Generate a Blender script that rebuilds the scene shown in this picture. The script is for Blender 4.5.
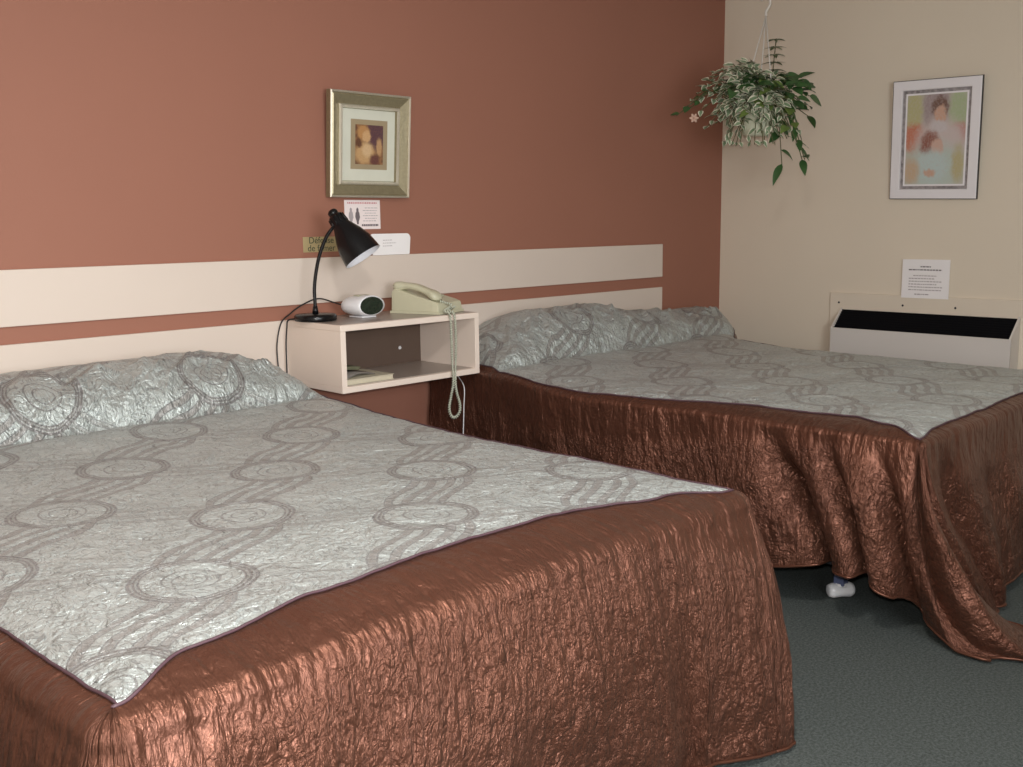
import bpy, math, random
from mathutils import Vector, Matrix, noise
PI = math.pi
C = bpy.context.scene.collection
for o in list(bpy.data.objects): bpy.data.objects.remove(o)

# ------------------------------------------------------------------ camera
cam_d = bpy.data.cameras.new('camera'); cam = bpy.data.objects.new('camera', cam_d); C.objects.link(cam)
CX, CY, CZ = -0.5867, -3.3953, 1.2518
yaw, pitch, roll, F = 0.78472, 0.15854, -0.01226, 1007.19
fw = Vector((math.sin(yaw)*math.cos(pitch), math.cos(yaw)*math.cos(pitch), -math.sin(pitch)))
rt = Vector((math.cos(yaw), -math.sin(yaw), 0)); up = rt.cross(fw)
r2 = rt*math.cos(roll) + up*math.sin(roll); u2 = -rt*math.sin(roll) + up*math.cos(roll)
M = Matrix(((r2.x, u2.x, -fw.x, CX), (r2.y, u2.y, -fw.y, CY), (r2.z, u2.z, -fw.z, CZ), (0, 0, 0, 1)))
cam.matrix_world = M
cam_d.sensor_fit = 'HORIZONTAL'; cam_d.sensor_width = 36; cam_d.lens = 36*F/1023
cam_d.clip_start = 0.02
bpy.context.scene.camera = cam

# ------------------------------------------------------------------ light and exposure
sc = bpy.context.scene
sc.view_settings.view_transform = 'Standard'; sc.view_settings.look = 'None'
sc.view_settings.gamma = 1; sc.view_settings.use_curve_mapping = False
sc.view_settings.exposure = 0.80
w = bpy.data.worlds.new('world'); sc.world = w; w.use_nodes = True
w.node_tree.nodes['Background'].inputs[0].default_value = (0.75, 0.85, 1, 1)
w.node_tree.nodes['Background'].inputs[1].default_value = 1.0
def area(name, loc, rot, sx, sy, power, col):
    l = bpy.data.lights.new(name, 'AREA'); l.shape = 'RECTANGLE'; l.size = sx; l.size_y = sy
    l.energy = power; l.color = col
    o = bpy.data.objects.new(name, l); C.objects.link(o); o.location = loc; o.rotation_euler = rot
    return o
# the camera's own small flash, just above the lens
fl = area('flash_light', (CX+0.03, CY+0.02, CZ+0.07), (0, 0, 0), 0.05, 0.04, 20.5, (1, 0.97, 0.93))
fl.matrix_world = Matrix.Translation((CX+0.03, CY+0.02, CZ+0.07)) @ M.to_3x3().to_4x4()
# daylight through the window of the wall behind the photographer
area('window_daylight', (0.2, -4.52, 1.45), (PI/2, 0, 0), 1.7, 1.1, 44, (0.95, 0.98, 1.0))

# round ceiling lamp above the foot of the nearer bed
lt = bpy.data.lights.new('ceiling_lamp_light', 'AREA'); lt.shape = 'DISK'; lt.size = .3; lt.energy = 23; lt.color = (1, .96, .9)
lo = bpy.data.objects.new('ceiling_lamp_light', lt); C.objects.link(lo); lo.location = (.25, -2.75, 2.425)

# ------------------------------------------------------------------ node helpers
def mat(name):
    m = bpy.data.materials.new(name); m.use_nodes = True
    return m, m.node_tree, m.node_tree.nodes['Principled BSDF']
class G:
    def __init__(s, nt): s.nt = nt
    def n(s, t, **k):
        x = s.nt.nodes.new(t)
        for a, b in k.items(): setattr(x, a, b)
        return x
    def put(s, sock, v):
        if hasattr(v, 'is_linked') or isinstance(v, bpy.types.NodeSocket): s.nt.links.new(v, sock)
        else: sock.default_value = v
    def m(s, op, a, b=None, c=None):
        x = s.n('ShaderNodeMath', operation=op); s.put(x.inputs[0], a)
        if b is not None: s.put(x.inputs[1], b)
        if c is not None: s.put(x.inputs[2], c)
        return x.outputs[0]
    def step(s, v, lo, hi):            # smooth 0..1
        x = s.n('ShaderNodeMapRange', interpolation_type='SMOOTHSTEP'); s.put(x.inputs[0], v)
        x.inputs[1].default_value = lo; x.inputs[2].default_value = hi
        return x.outputs[0]
    def noise(s, vec, scale, detail=3, rough=.5, dist=0, color=False):
        x = s.n('ShaderNodeTexNoise'); s.put(x.inputs['Vector'], vec)
        x.inputs['Scale'].default_value = scale; x.inputs['Detail'].default_value = detail
        x.inputs['Roughness'].default_value = rough; x.inputs['Distortion'].default_value = dist
        return x.outputs[1 if color else 0]
    def mix(s, f, a, b):
        x = s.n('ShaderNodeMix', data_type='RGBA'); s.put(x.inputs[0], f)
        for q, v in ((6, a), (7, b)):
            if isinstance(v, tuple): v = (*v, 1) if len(v) == 3 else v
            s.put(x.inputs[q], v)
        return x.outputs[2]
    def bump(s, h, strength, dist, normal=None):
        x = s.n('ShaderNodeBump'); x.inputs['Strength'].default_value = strength
        x.inputs['Distance'].default_value = dist; s.put(x.inputs['Height'], h)
        if normal is not None: s.put(x.inputs['Normal'], normal)
        return x.outputs[0]
    def scale(s, vec, v):
        x = s.n('ShaderNodeMapping'); s.put(x.inputs[0], vec); x.inputs['Scale'].default_value = v
        return x.outputs[0]
def plain(name, col, rough=.5, metal=0, nscale=40, namp=.05, bump=0.0, spec=.5, coat=0):
    m, nt, b = mat(name); g = G(nt)
    tc = g.n('ShaderNodeTexCoord').outputs['Object']
    f = g.noise(tc, nscale, 4)
    lo = tuple(c*(1-namp*2) for c in col); hi = tuple(min(1, c*(1+namp*2)) for c in col)
    nt.links.new(g.mix(f, lo, hi), b.inputs['Base Color'])
    b.inputs['Roughness'].default_value = rough; b.inputs['Metallic'].default_value = metal
    b.inputs['Specular IOR Level'].default_value = spec
    if coat: b.inputs['Coat Weight'].default_value = coat
    if bump: nt.links.new(g.bump(f, bump, .002), b.inputs['Normal'])
    return m
def wall_mat(name, col):
    m, nt, b = mat(name); g = G(nt)
    tc = g.n('ShaderNodeTexCoord').outputs['Object']
    big = g.noise(tc, 1.3, 3); fine = g.noise(tc, 160, 3)
    nt.links.new(g.mix(big, tuple(c*.95 for c in col), tuple(c*1.05 for c in col)), b.inputs['Base Color'])
    b.inputs['Roughness'].default_value = .62; b.inputs['Specular IOR Level'].default_value = .3
    nt.links.new(g.bump(fine, .12, .002), b.inputs['Normal'])
    return m
TERRA = wall_mat('terracotta_paint', (.338, .148, .101))
BEIGE = wall_mat('beige_paint', (.76, .67, .545))
CREAM = plain('cream_laminate', (.70, .60, .525), .5, nscale=3, namp=.015, spec=.35)
CEIL = wall_mat('ceiling_paint', (.7, .68, .64))
NIGHT = plain('nightstand_laminate', (.82, .70, .61), .45, nscale=5, namp=.02)
NTOP = plain('nightstand_top_laminate', (.36, .30, .265), .3, nscale=6, namp=.03)
DARKBOARD = plain('dark_brown_board', (.115, .075, .055), .6, nscale=8)
BLACK = plain('black_enamel', (.005, .005, .006), .25, nscale=20, spec=.35)
CORD = plain('black_cord_rubber', (.015, .013, .013), .5)
WHITEIN = plain('white_enamel', (.85, .85, .9), .4, namp=.01)
WPLASTIC = plain('white_plastic', (.78, .78, .80), .3, namp=.01)
LCD = plain('dark_green_display', (.012, .022, .014), .12, nscale=60, namp=.3)
PHONE = plain('ivory_phone_plastic', (.56, .54, .39), .4, namp=.02)
PHONED = plain('ivory_button_plastic', (.42, .41, .29), .45, namp=.02)
COIL = plain('ivory_coiled_cord_rubber', (.50, .52, .42), .45, namp=.02)
PAPER = plain('paper_white', (.92, .89, .89), .8, nscale=8, namp=.02)
PAPERP = plain('paper_pinkish', (.90, .79, .78), .8, nscale=8, namp=.02)
INK = plain('ink_dark', (.16, .13, .14), .8)
INKR = plain('ink_red', (.60, .25, .27), .8)
INKG = plain('ink_grey', (.42, .37, .38), .8)
GOLD = plain('gold_plate', (.42, .33, .17), .5, metal=0, nscale=10)
ACWHITE = plain('heater_enamel', (.70, .66, .62), .45, nscale=4, namp=.02)
ACBLACK = plain('black_grille_paint', (.004, .004, .005), .8, spec=.1)
PIPING = plain('mauve_piping_cord', (.07, .035, .045), .6, nscale=200)
METALDK = plain('dark_steel', (.05, .05, .055), .45, metal=.6)
LEGBLUE = plain('blue_grey_leg_paint', (.10, .12, .22), .4)
TICK = plain('mattress_ticking', (.6, .58, .54), .8)
POTM = plain('white_pot_plastic', (.66, .68, .52), .35, namp=.02)
WIRE = plain('pale_hanger_plastic', (.72, .68, .62), .3)
STEMG = plain('brown_green_stem', (.10, .10, .04), .6)
BOOKP = plain('cream_page_block', (.55, .50, .38), .8, nscale=120)
BOOKC = plain('grey_cover_card', (.22, .20, .18), .5, nscale=18, namp=.3)
BOOKG = plain('green_brown_leaflet', (.10, .10, .06), .5, nscale=25, namp=.4)

m, nt, b = mat('blue_grey_carpet'); g = G(nt); CARPET = m
tc = g.n('ShaderNodeTexCoord').outputs['Object']
f1 = g.noise(tc, 130, 4, .75); f2 = g.noise(tc, 420, 2, .8); f0 = g.noise(tc, 3, 3)
c1 = g.mix(g.step(f1, .35, .68), (.045, .052, .050), (.115, .13, .125))
c2 = g.mix(g.step(f2, .55, .75), c1, (.15, .165, .155))
nt.links.new(g.mix(g.m('MULTIPLY', f0, .35), c2, (.055, .062, .058)), b.inputs['Base Color'])
b.inputs['Roughness'].default_value = .95; b.inputs['Specular IOR Level'].default_value = .1
nt.links.new(g.bump(f1, .8, .006), b.inputs['Normal'])

# quilted silver satin: medallions joined by wavy triple bands, filled with fine stitched scrolls
def silver():
    m, nt, b = mat('silver_quilted_satin'); g = G(nt)
    uv = g.n('ShaderNodeUVMap', uv_map='UVMap').outputs[0]
    wn = g.noise(uv, 5, 2, color=True)
    va = g.n('ShaderNodeVectorMath', operation='MULTIPLY_ADD'); nt.links.new(wn, va.inputs[0])
    va.inputs[1].default_value = (.035, .035, 0); nt.links.new(uv, va.inputs[2])
    sp = g.n('ShaderNodeSeparateXYZ'); nt.links.new(va.outputs[0], sp.inputs[0])
    P = g.m('DIVIDE', g.m('SUBTRACT', sp.outputs[0], .3585), .55); Q = g.m('DIVIDE', g.m('ADD', sp.outputs[1], 1.7325), .60)
    al = g.m('ADD', P, Q); be = g.m('SUBTRACT', P, Q)
    def fr(v): return g.m('SUBTRACT', v, g.m('ROUND', v))
    fa, fb = fr(al), fr(be)
    dx = g.m('MULTIPLY', g.m('ADD', fa, fb), .275); dy = g.m('MULTIPLY', g.m('SUBTRACT', fa, fb), .30)
    rad = g.m('SQRT', g.m('ADD', g.m('MULTIPLY', dx, dx), g.m('MULTIPLY', dy, dy)))
    def line(d, pos, wd): return g.m('SUBTRACT', 1.0, g.step(g.m('ABSOLUTE', g.m('SUBTRACT', d, pos)), wd*.45, wd))
    def mx(*a):
        r = a[0]
        for x in a[1:]: r = g.m('MAXIMUM', r, x)
        return r
    outside = g.step(rad, .112, .118); inside = g.m('SUBTRACT', 1.0, outside)
    rings = mx(line(rad, .112, .0045), line(rad, .102, .003), line(rad, .093, .0025), line(rad, .05, .003), line(rad, .03, .0025))
    ringband = line(rad, .103, .016)
    w1 = g.m('MULTIPLY', g.m('SINE', g.m('MULTIPLY', fa, 2*PI)), .075)
    w2 = g.m('MULTIPLY', g.m('SINE', g.m('MULTIPLY', fb, 2*PI)), .06)
    db = g.m('MULTIPLY', g.m('ADD', fb, w1), .405); da = g.m('MULTIPLY', g.m('ADD', fa, w2), .405)
    adb = g.m('ABSOLUTE', db); ada = g.m('ABSOLUTE', da)
    bandA = mx(line(adb, .062, .010), line(adb, .022, .010), )
    linA = mx(line(adb, .071, .0025), line(adb, .053, .0025), line(adb, .031, .0022), line(adb, .013, .0022))
    bandB = mx(line(ada, .040, .006), line(ada, .006, .006))
    linB = mx(line(ada, .048, .0022), line(ada, .034, .0022), line(ada, .012, .002))
    bands = g.m('MULTIPLY', mx(bandA, g.m('MULTIPLY', bandB, .55)), outside)
    lines = mx(g.m('MULTIPLY', mx(linA, g.m('MULTIPLY', linB, .7)), outside), rings)
    # stitched scroll filling
    n1 = g.noise(uv, 21, 2, .5, .9)
    st = line(n1, .5, .012); st2 = line(n1, .62, .011); st3 = line(n1, .39, .011)
    stitch = g.m('MULTIPLY', mx(st, st2, st3), g.m('SUBTRACT', 1.0, g.m('MULTIPLY', bands, .8)))
    crk = g.noise(g.scale(uv, (1, .5, 1)), 60, 4, .6, 1.2)
    tone = g.noise(uv, 6, 4, .6)
    base = g.mix(tone, (.38, .42, .41), (.57, .615, .60))
    base = g.mix(g.m('MULTIPLY', mx(bands, g.m('MULTIPLY', ringband, .7)), .62), base, (.225, .19, .18))
    base = g.mix(g.m('MULTIPLY', lines, .55), base, (.13, .105, .11))
    base = g.mix(g.m('MULTIPLY', stitch, .6), base, (.13, .125, .125))
    nt.links.new(base, b.inputs['Base Color'])
    b.inputs['Metallic'].default_value = .45; b.inputs['Roughness'].default_value = .37
    b.inputs['Specular IOR Level'].default_value = .6
    b.inputs['Sheen Weight'].default_value = .15
    # quilting: sunk along threads, puffed between
    puff = g.m('ABSOLUTE', g.m('SUBTRACT', n1, .5))
    h = g.m('SUBTRACT', g.m('MULTIPLY', g.step(puff, 0, .14), .8), g.m('MULTIPLY', mx(lines, bands), .5))
    n = g.bump(h, .5, .006); n = g.bump(crk, .95, .010, n)
    n = g.bump(g.noise(uv, 170, 2, .6, .5), .4, .002, n); n = g.bump(g.noise(g.scale(uv, (1, .6, 1)), 9, 3, .55, .8), .9, .04, n)
    nt.links.new(n, b.inputs['Normal'])
    return m
SILVER = silver()
def copper():
    m, nt, b = mat('copper_quilted_satin'); g = G(nt)
    uv = g.n('ShaderNodeUVMap', uv_map='UVMap').outputs[0]
    sp = g.n('ShaderNodeSeparateXYZ'); nt.links.new(uv, sp.inputs[0]); v = sp.outputs[1]   # v = metres below the seam
    quilt = g.m('MULTIPLY', g.step(v, .15, .21), 1.0)
    n1 = g.noise(uv, 30, 1.5, .5, 1.1)
    puff = g.step(g.m('ABSOLUTE', g.m('SUBTRACT', n1, .5)), 0, .12)
    th = g.m('SUBTRACT', 1.0, g.step(g.m('ABSOLUTE', g.m('SUBTRACT', n1, .5)), .004, .012))
    crk = g.noise(g.scale(uv, (1, .4, 1)), 75, 4, .65, .7)          # small crinkles running down
    gath = g.noise(g.scale(uv, (1, .18, 1)), 24, 3, .5, .4)         # gathers below the seam
    fine = g.noise(uv, 110, 3, .6, .5)
    tone = g.noise(uv, 4, 4, .6)
    base = g.mix(tone, (.092, .037, .024), (.165, .068, .043))
    base = g.mix(g.m('MULTIPLY', g.m('MULTIPLY', th, quilt), .45), base, (.04, .015, .012))
    nt.links.new(base, b.inputs['Base Color'])
    b.inputs['Metallic'].default_value = .62; b.inputs['Roughness'].default_value = .34
    b.inputs['Sheen Weight'].default_value = .04; b.inputs['Sheen Roughness'].default_value = .4; b.inputs['Sheen Tint'].default_value = (1, .62, .45, 1)
    b.inputs['Specular IOR Level'].default_value = .3
    q = g.m('MULTIPLY', puff, quilt)
    n = g.bump(q, .3, .006); n = g.bump(g.m('MULTIPLY', crk, g.m('MULTIPLY_ADD', quilt, .7, .3)), .95, .012, n)
    n = g.bump(g.noise(g.scale(uv, (1, .55, 1)), 38, 2, .5, .5), .6, .012, n)
    n = g.bump(gath, .8, .02, n); n = g.bump(fine, .35, .003, n)
    nt.links.new(n, b.inputs['Normal'])
    return m
COPPER = copper()

# ------------------------------------------------------------------ mesh helpers
class MB:
    def __init__(s): s.v = []; s.f = []; s.uv = {}
    def add(s, vs, fs):
        k = len(s.v); s.v += [tuple(p) for p in vs]; s.f += [tuple(i+k for i in q) for q in fs]; return s
    def box(s, x0, x1, y0, y1, z0, z1, bev=0):
        x0, x1 = sorted((x0, x1)); y0, y1 = sorted((y0, y1)); z0, z1 = sorted((z0, z1))
        if bev <= 0:
            v = [(x, y, z) for x in (x0, x1) for y in (y0, y1) for z in (z0, z1)]
            return s.add(v, [(0, 1, 3, 2), (4, 6, 7, 5), (0, 4, 5, 1), (2, 3, 7, 6), (0, 2, 6, 4), (1, 5, 7, 3)])
        import bmesh
        bm = bmesh.new(); bmesh.ops.create_cube(bm, size=1)
        for q in bm.verts:
            q.co = Vector(((x0+x1)/2+q.co.x*(x1-x0), (y0+y1)/2+q.co.y*(y1-y0), (z0+z1)/2+q.co.z*(z1-z0)))
        bmesh.ops.bevel(bm, geom=bm.edges[:], offset=bev, segments=2, affect='EDGES', profile=.5)
        bm.verts.index_update()
        s.add([q.co[:] for q in bm.verts], [[q.index for q in f.verts] for f in bm.faces]); bm.free(); return s
    def tube(s, pts, r, n=8, caps=True):
        pts = [Vector(p) for p in pts]; rr = r if isinstance(r, (list, tuple)) else [r]*len(pts)
        rings = []; prev = None
        for i, p in enumerate(pts):
            t = (pts[min(i+1, len(pts)-1)]-pts[max(i-1, 0)])
            t = t.normalized() if t.length > 1e-9 else Vector((0, 0, 1))
            if prev is None:
                a = t.cross(Vector((0, 0, 1)));
                if a.length < .1: a = t.cross(Vector((1, 0, 0)))
            else:
                a = prev - t*prev.dot(t)
            a.normalize(); prev = a; bb = t.cross(a)
            rings.append([p+(a*math.cos(2*PI*k/n)+bb*math.sin(2*PI*k/n))*rr[i] for k in range(n)])
        k0 = [q for ring in rings for q in ring]; fs = []
        for i in range(len(pts)-1):
            for k in range(n):
                a = i*n+k; c = i*n+(k+1) % n; fs.append((a, c, c+n, a+n))
        if caps: fs.append(tuple(reversed(range(n)))); fs.append(tuple((len(pts)-1)*n+k for k in range(n)))
        return s.add(k0, fs)
    def lathe(s, prof, n=32, mtx=None, cap0=False, cap1=False):
        v = []; fs = []
        for (r, z) in prof:
            for k in range(n):
                p = Vector((r*math.cos(2*PI*k/n), r*math.sin(2*PI*k/n), z)); v.append(mtx @ p if mtx else p)
        for i in range(len(prof)-1):
            for k in range(n):
                a = i*n+k; c = i*n+(k+1) % n; fs.append((a, c, c+n, a+n))
        if cap0: fs.append(tuple(reversed(range(n))))
        if cap1: fs.append(tuple((len(prof)-1)*n+k for k in range(n)))
        return s.add(v, fs)
    def loft(s, rings, closed=True, cap=True):
        n = len(rings[0]); v = [p for r in rings for p in r]; fs = []
        for i in range(len(rings)-1):
            for k in range(n if closed else n-1):
                a = i*n+k; c = i*n+(k+1) % n; fs.append((a, c, c+n, a+n))
        if cap and closed: fs.append(tuple(reversed(range(n)))); fs.append(tuple((len(rings)-1)*n+k for k in range(n)))
        return s.add(v, fs)
    def build(s, name, mt, parent=None, smooth=False, rel=True, fix=True):
        """vertices are given in world space; the object's origin is its parent's origin (or its own base)"""
        org = parent.matrix_world.translation.copy() if (parent and rel) else Vector((0, 0, 0))
        if not parent and rel:
            xs = [p[0] for p in s.v]; ys = [p[1] for p in s.v]; zs = [p[2] for p in s.v]
            org = Vector(((min(xs)+max(xs))/2, (min(ys)+max(ys))/2, min(zs)))
        me = bpy.data.meshes.new(name); me.from_pydata([tuple(Vector(p)-org) for p in s.v], [], s.f); me.update()
        if fix:
            import bmesh
            bm = bmesh.new(); bm.from_mesh(me); bmesh.ops.recalc_face_normals(bm, faces=bm.faces); bm.to_mesh(me); bm.free()
        me.materials.append(mt)
        if smooth: me.polygons.foreach_set('use_smooth', [True]*len(me.polygons))
        o = bpy.data.objects.new(name, me); C.objects.link(o)
        if parent: o.parent = parent
        else: o.location = org
        o.matrix_world  # noqa
        return o
def setw(o):                                   # give a fresh empty its matrix_world at once
    o.matrix_world = Matrix.Translation(o.location) @ o.rotation_euler.to_matrix().to_4x4()
def thing(name, label, cat, loc, group=None):
    o = bpy.data.objects.new(name, None); o.empty_display_size = .1; C.objects.link(o)
    o.location = loc; setw(o); o['label'] = label; o['category'] = cat
    if group: o['group'] = group
    return o
def tag(o, label, cat, group=None):
    o['label'] = label; o['category'] = cat
    if group: o['group'] = group
    return o
def struct(name, mb, mt):
    o = mb.build(name, mt); o['kind'] = 'structure'; return o
def crv(pts, n=12):                            # Catmull-Rom through points
    P = [Vector(p) for p in pts]; P = [P[0]*2-P[1]]+P+[P[-1]*2-P[-2]]; out = []
    for i in range(1, len(P)-2):
        for k in range(n):
            t = k/n
            out.append(.5*((2*P[i])+(P[i+1]-P[i-1])*t+(2*P[i-1]-5*P[i]+4*P[i+1]-P[i+2])*t*t+(3*P[i]-P[i-1]-3*P[i+1]+P[i+2])*t**3))
    out.append(P[-2]); return out
def lerp(a, b, t): return a+(b-a)*t
def table(tab, s):                             # smooth interpolation in a table of (s, value or tuple)
    if s <= tab[0][0]: return tab[0][1]
    for (a, va), (b2, vb) in zip(tab, tab[1:]):
        if s <= b2:
            t = (s-a)/(b2-a); t = t*t*(3-2*t)
            return tuple(lerp(p, q, t) for p, q in zip(va, vb)) if isinstance(va, tuple) else lerp(va, vb, t)
    return tab[-1][1]

# ------------------------------------------------------------------ room
W = 4.5756; X0 = -2.2; Y0 = -4.7; H = 2.5
struct('floor', MB().box(X0-.1, W+.1, Y0-.1, .1, -.1, 0), CARPET)
struct('ceiling', MB().box(X0-.1, W+.1, Y0-.1, .1, H, H+.1), CEIL)
struct('wall_back', MB().box(X0-.1, W+.1, 0, .1, 0, H), TERRA)
struct('wall_right', MB().box(W, W+.1, Y0, 0, 0, H), BEIGE)
struct('wall_left', MB().box(X0-.1, X0, Y0, 0, 0, H), BEIGE)
wf = MB()
wx0, wx1, wz0, wz1 = -.7, 1.1, .85, 2.05
wf.box(X0-.1, wx0, Y0-.1, Y0, 0, H).box(wx1, W+.1, Y0-.1, Y0, 0, H).box(wx0, wx1, Y0-.1, Y0, 0, wz0).box(wx0, wx1, Y0-.1, Y0, wz1, H)
struct('wall_front', wf, BEIGE)
fm = MB()
for a, b2, c, d in ((wx0, wx0+.05, wz0, wz1), (wx1-.05, wx1, wz0, wz1), (wx0, wx1, wz0, wz0+.05), (wx0, wx1, wz1-.05, wz1), (.18, .22, wz0, wz1)):
    fm.box(a, b2, Y0-.07, Y0-.02, c, d)
struct('window_1', fm, WPLASTIC)

# headboard boards on the wall
hb = thing('headboard', 'long cream headboard of two horizontal boards on the terracotta wall behind both beds', 'headboard', (1.2, -.006, .66))
MB().box(-1.9, 3.989, -.013, -.001, .9435, 1.1234, .002).build('upper_board', CREAM, hb)
MB().box(-1.9, 3.989, -.013, -.001, .655, .8866, .002).build('lower_board', CREAM, hb)

# ------------------------------------------------------------------ beds and bedspreads
def fn(x, y, z, s): return noise.noise(Vector((x*s, y*s, z*s)))
def bedspread(nm, label, xl, xr, L, zt, seed, XL, XR, insF, insL, insR, PH, vc, hem, amp, fold, pill_edge=.14, r=.035, out=.01, gt=1.6):
    root = thing(nm, label, 'bedspread', ((xl+xr)/2, -L/2, 0), 'quilted bedspreads on the two beds')
    def topz(x, v):
        a, c = XL(v), XR(v)
        dl = max(0, x-a); dr = max(0, c-x); df = max(0, L-v)
        z = zt + .028*math.exp(-((v-vc)/.35)**2)
        z -= .022*max(math.exp(-dl/.045), math.exp(-dr/.045), math.exp(-df/.05))
        vcc = vc + .03*fn(x, 0, seed, 2.1)
        if v < vcc:
            t = v/vcc
            if t < .42: pr = lerp(.80, 1, math.sin(t/.42*PI/2))
            else:
                q = (t-.42)/.58; pr = math.sqrt(max(0, 1-q*q))**1.25
            e = 1
            for d in (dl, dr):
                k = min(d, pill_edge)/pill_edge; e *= math.sqrt(max(0, 1-(1-k)**2))
            hgt = table(PH, x)
            z += hgt*pr*e
            rg = 1-abs(fn(x*.9+v*.9, (v-x)*.30, seed+3, 9)); rg2 = 1-abs(fn(x*1.0+v*.7, (v-x)*.35, seed+9, 17))
            z += (.036*(rg**3-.5) + .020*(rg2**4-.5))*pr*e*min(1, max(.05, (t-.40)*4))
        z -= .022*math.exp(-((v-vcc)/.018)**2)*min(1, dl/.1)*min(1, dr/.1)
        z += .007*fn(x, v, seed, 3) + .0035*fn(x, v, seed+5, 11) + .0022*fn(x, v, seed+7, 24)
        return z
    NX, NY = 170, 220
    vs, fs, uvs = [], [], []
    for j in range(NY+1):
        for i in range(NX+1):
            a = i/NX; v = .022 + (L-insF(a)-.022)*j/NY
            x = lerp(XL(v)+insL(v), XR(v)-insR(v), a)
            vs.append((x, -v, topz(x, v))); uvs.append([x-xl+.02, -v])
    for i in range(NX+1):                       # cloth length, not plan distance, runs over the pillows
        for j in range(NY-1, -1, -1):
            k = j*(NX+1)+i; k2 = k+NX+1
            dy = vs[k][1]-vs[k2][1]; dz = vs[k][2]-vs[k2][2]
            uvs[k][1] = uvs[k2][1] + (math.hypot(dy, dz*.85) if -vs[k][1] < vc+.05 else dy)
    for j in range(NY):
        for i in range(NX):
            a = j*(NX+1)+i; fs.append((a, a+NX+1, a+NX+2, a+1))
    def cloth(name, vs, fs, uvs, mt):
        mb = MB().add(vs, fs); o = mb.build(name, mt, root, True, fix=False)
        ul = o.data.uv_layers.new(name='UVMap')
        for l in o.data.loops: ul.data[l.index].uv = uvs[l.vertex_index]
        sm = o.modifiers.new('thickness', 'SOLIDIFY'); sm.thickness = .006; sm.offset = -1
        return o
    cloth('quilted_top', vs, fs, uvs, SILVER)
    # skirt samples around the perimeter: (s, seam xy, edge xy, normal angle)
    FAN = .30; S = []
    nl = 150
    for i in range(nl+1):
        v = .022+(L-.022)*i/nl; S.append((v, (XL(v)+insL(v), -v), (XL(v), -v), PI))
    for i in range(1, 24):
        t = i/24; S.append((L+FAN*t, (XL(L), -L), (XL(L), -L), PI+t*PI/2))
    nf = 170
    for i in range(nf+1):
        a = i/nf; vv = L-insF(a); x = lerp(XL(vv)+insL(vv), XR(vv)-insR(vv), a); S.append((L+FAN+(x-XL(L)), (x, -(L-insF(a))), (x, -L), PI*1.5))
    wd = XR(L)-XL(L)
    for i in range(1, 24):
        t = i/24; S.append((L+FAN+wd+FAN*t, (XR(L), -L), (XR(L), -L), PI*1.5+t*PI/2))
    for i in range(nl+1):
        v = L-(L-.022)*i/nl; S.append((L+2*FAN+wd+(L-v), (XR(v)-insR(v), -v), (XR(v), -v), 2*PI))
    vs, uvs, seam = [], [], []; rows = 0
    for (s, sp, ep, ang) in S:
        N = Vector((math.cos(ang), math.sin(ang), 0)); sv = Vector((*sp, topz(sp[0], -sp[1]))); ev = Vector((*ep, topz(ep[0], -ep[1])))
        # blend normals near corners
        seam.append(sv+Vector((0, 0, .002)))
        col = []
        for k in range(6):
            t = k/6; p = sv.lerp(ev, t); q = topz(p.x, -p.y); col.append(Vector((p.x, p.y, q)))
        for k in range(6):
            th = k/6*PI/2; col.append(ev+N*(r*math.sin(th))+Vector((0, 0, -r*(1-math.cos(th)))))
        P0 = ev+N*r-Vector((0, 0, r)); hx, hy, hz, k3 = table(hem, s); P3 = Vector((hx, hy, hz))
        P1 = P0+Vector((0, 0, -.18))+N*out*min(1, max(0, (-ep[1]-.3)/.8))
        mid = Vector((P0.x, P0.y, 0)).lerp(Vector((P3.x, P3.y, 0)), .45); mid.z = hz+.015
        P2 = (P3+Vector((0, 0, .16)))*k3 + mid*(1-k3)
        nb = 56; A = table(amp, s)
        for k in range(nb+1):
            t = k/nb; p = P0*(1-t)**3+P1*3*t*(1-t)**2+P2*3*t*t*(1-t)+P3*t**3
            g1 = min(1, t*gt)**1.1
            d = A*g1*fold(s, t)
            d += g1*(.020*fn(s, t*.5, seed+20, 5) + .009*fn(s, t*.4, seed+30, 15) + .003*fn(s, t*.6, seed+31, 34))
            d += (1-g1)*.003*fn(s, t*.3, seed+33, 22)
            p = p+N*d
            if p.z < .012: p.z = .012+.3*abs(d)*(0 if hz > .02 else 1)
            p.y = min(p.y, -.022)
            col.append(p)
        rows = len(col); L0 = 0
        for k, p in enumerate(col):
            if k: L0 += (p-col[k-1]).length
            vs.append(tuple(p)); uvs.append((s, L0))
    fs = []
    for i in range(len(S)-1):
        for k in range(rows-1):
            a = i*rows+k; fs.append((a, a+1, a+rows+1, a+rows))
    cloth('skirt', vs, fs, uvs, COPPER)
    MB().tube(seam, .0028, 6).build('piping', PIPING, root, True)
    hemp = [Vector(vs[i*rows+rows-1]) for i in range(len(S))]
    MB().tube(hemp, .0045, 6).build('hem_binding', COPPER, root, True)
    return root
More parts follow.
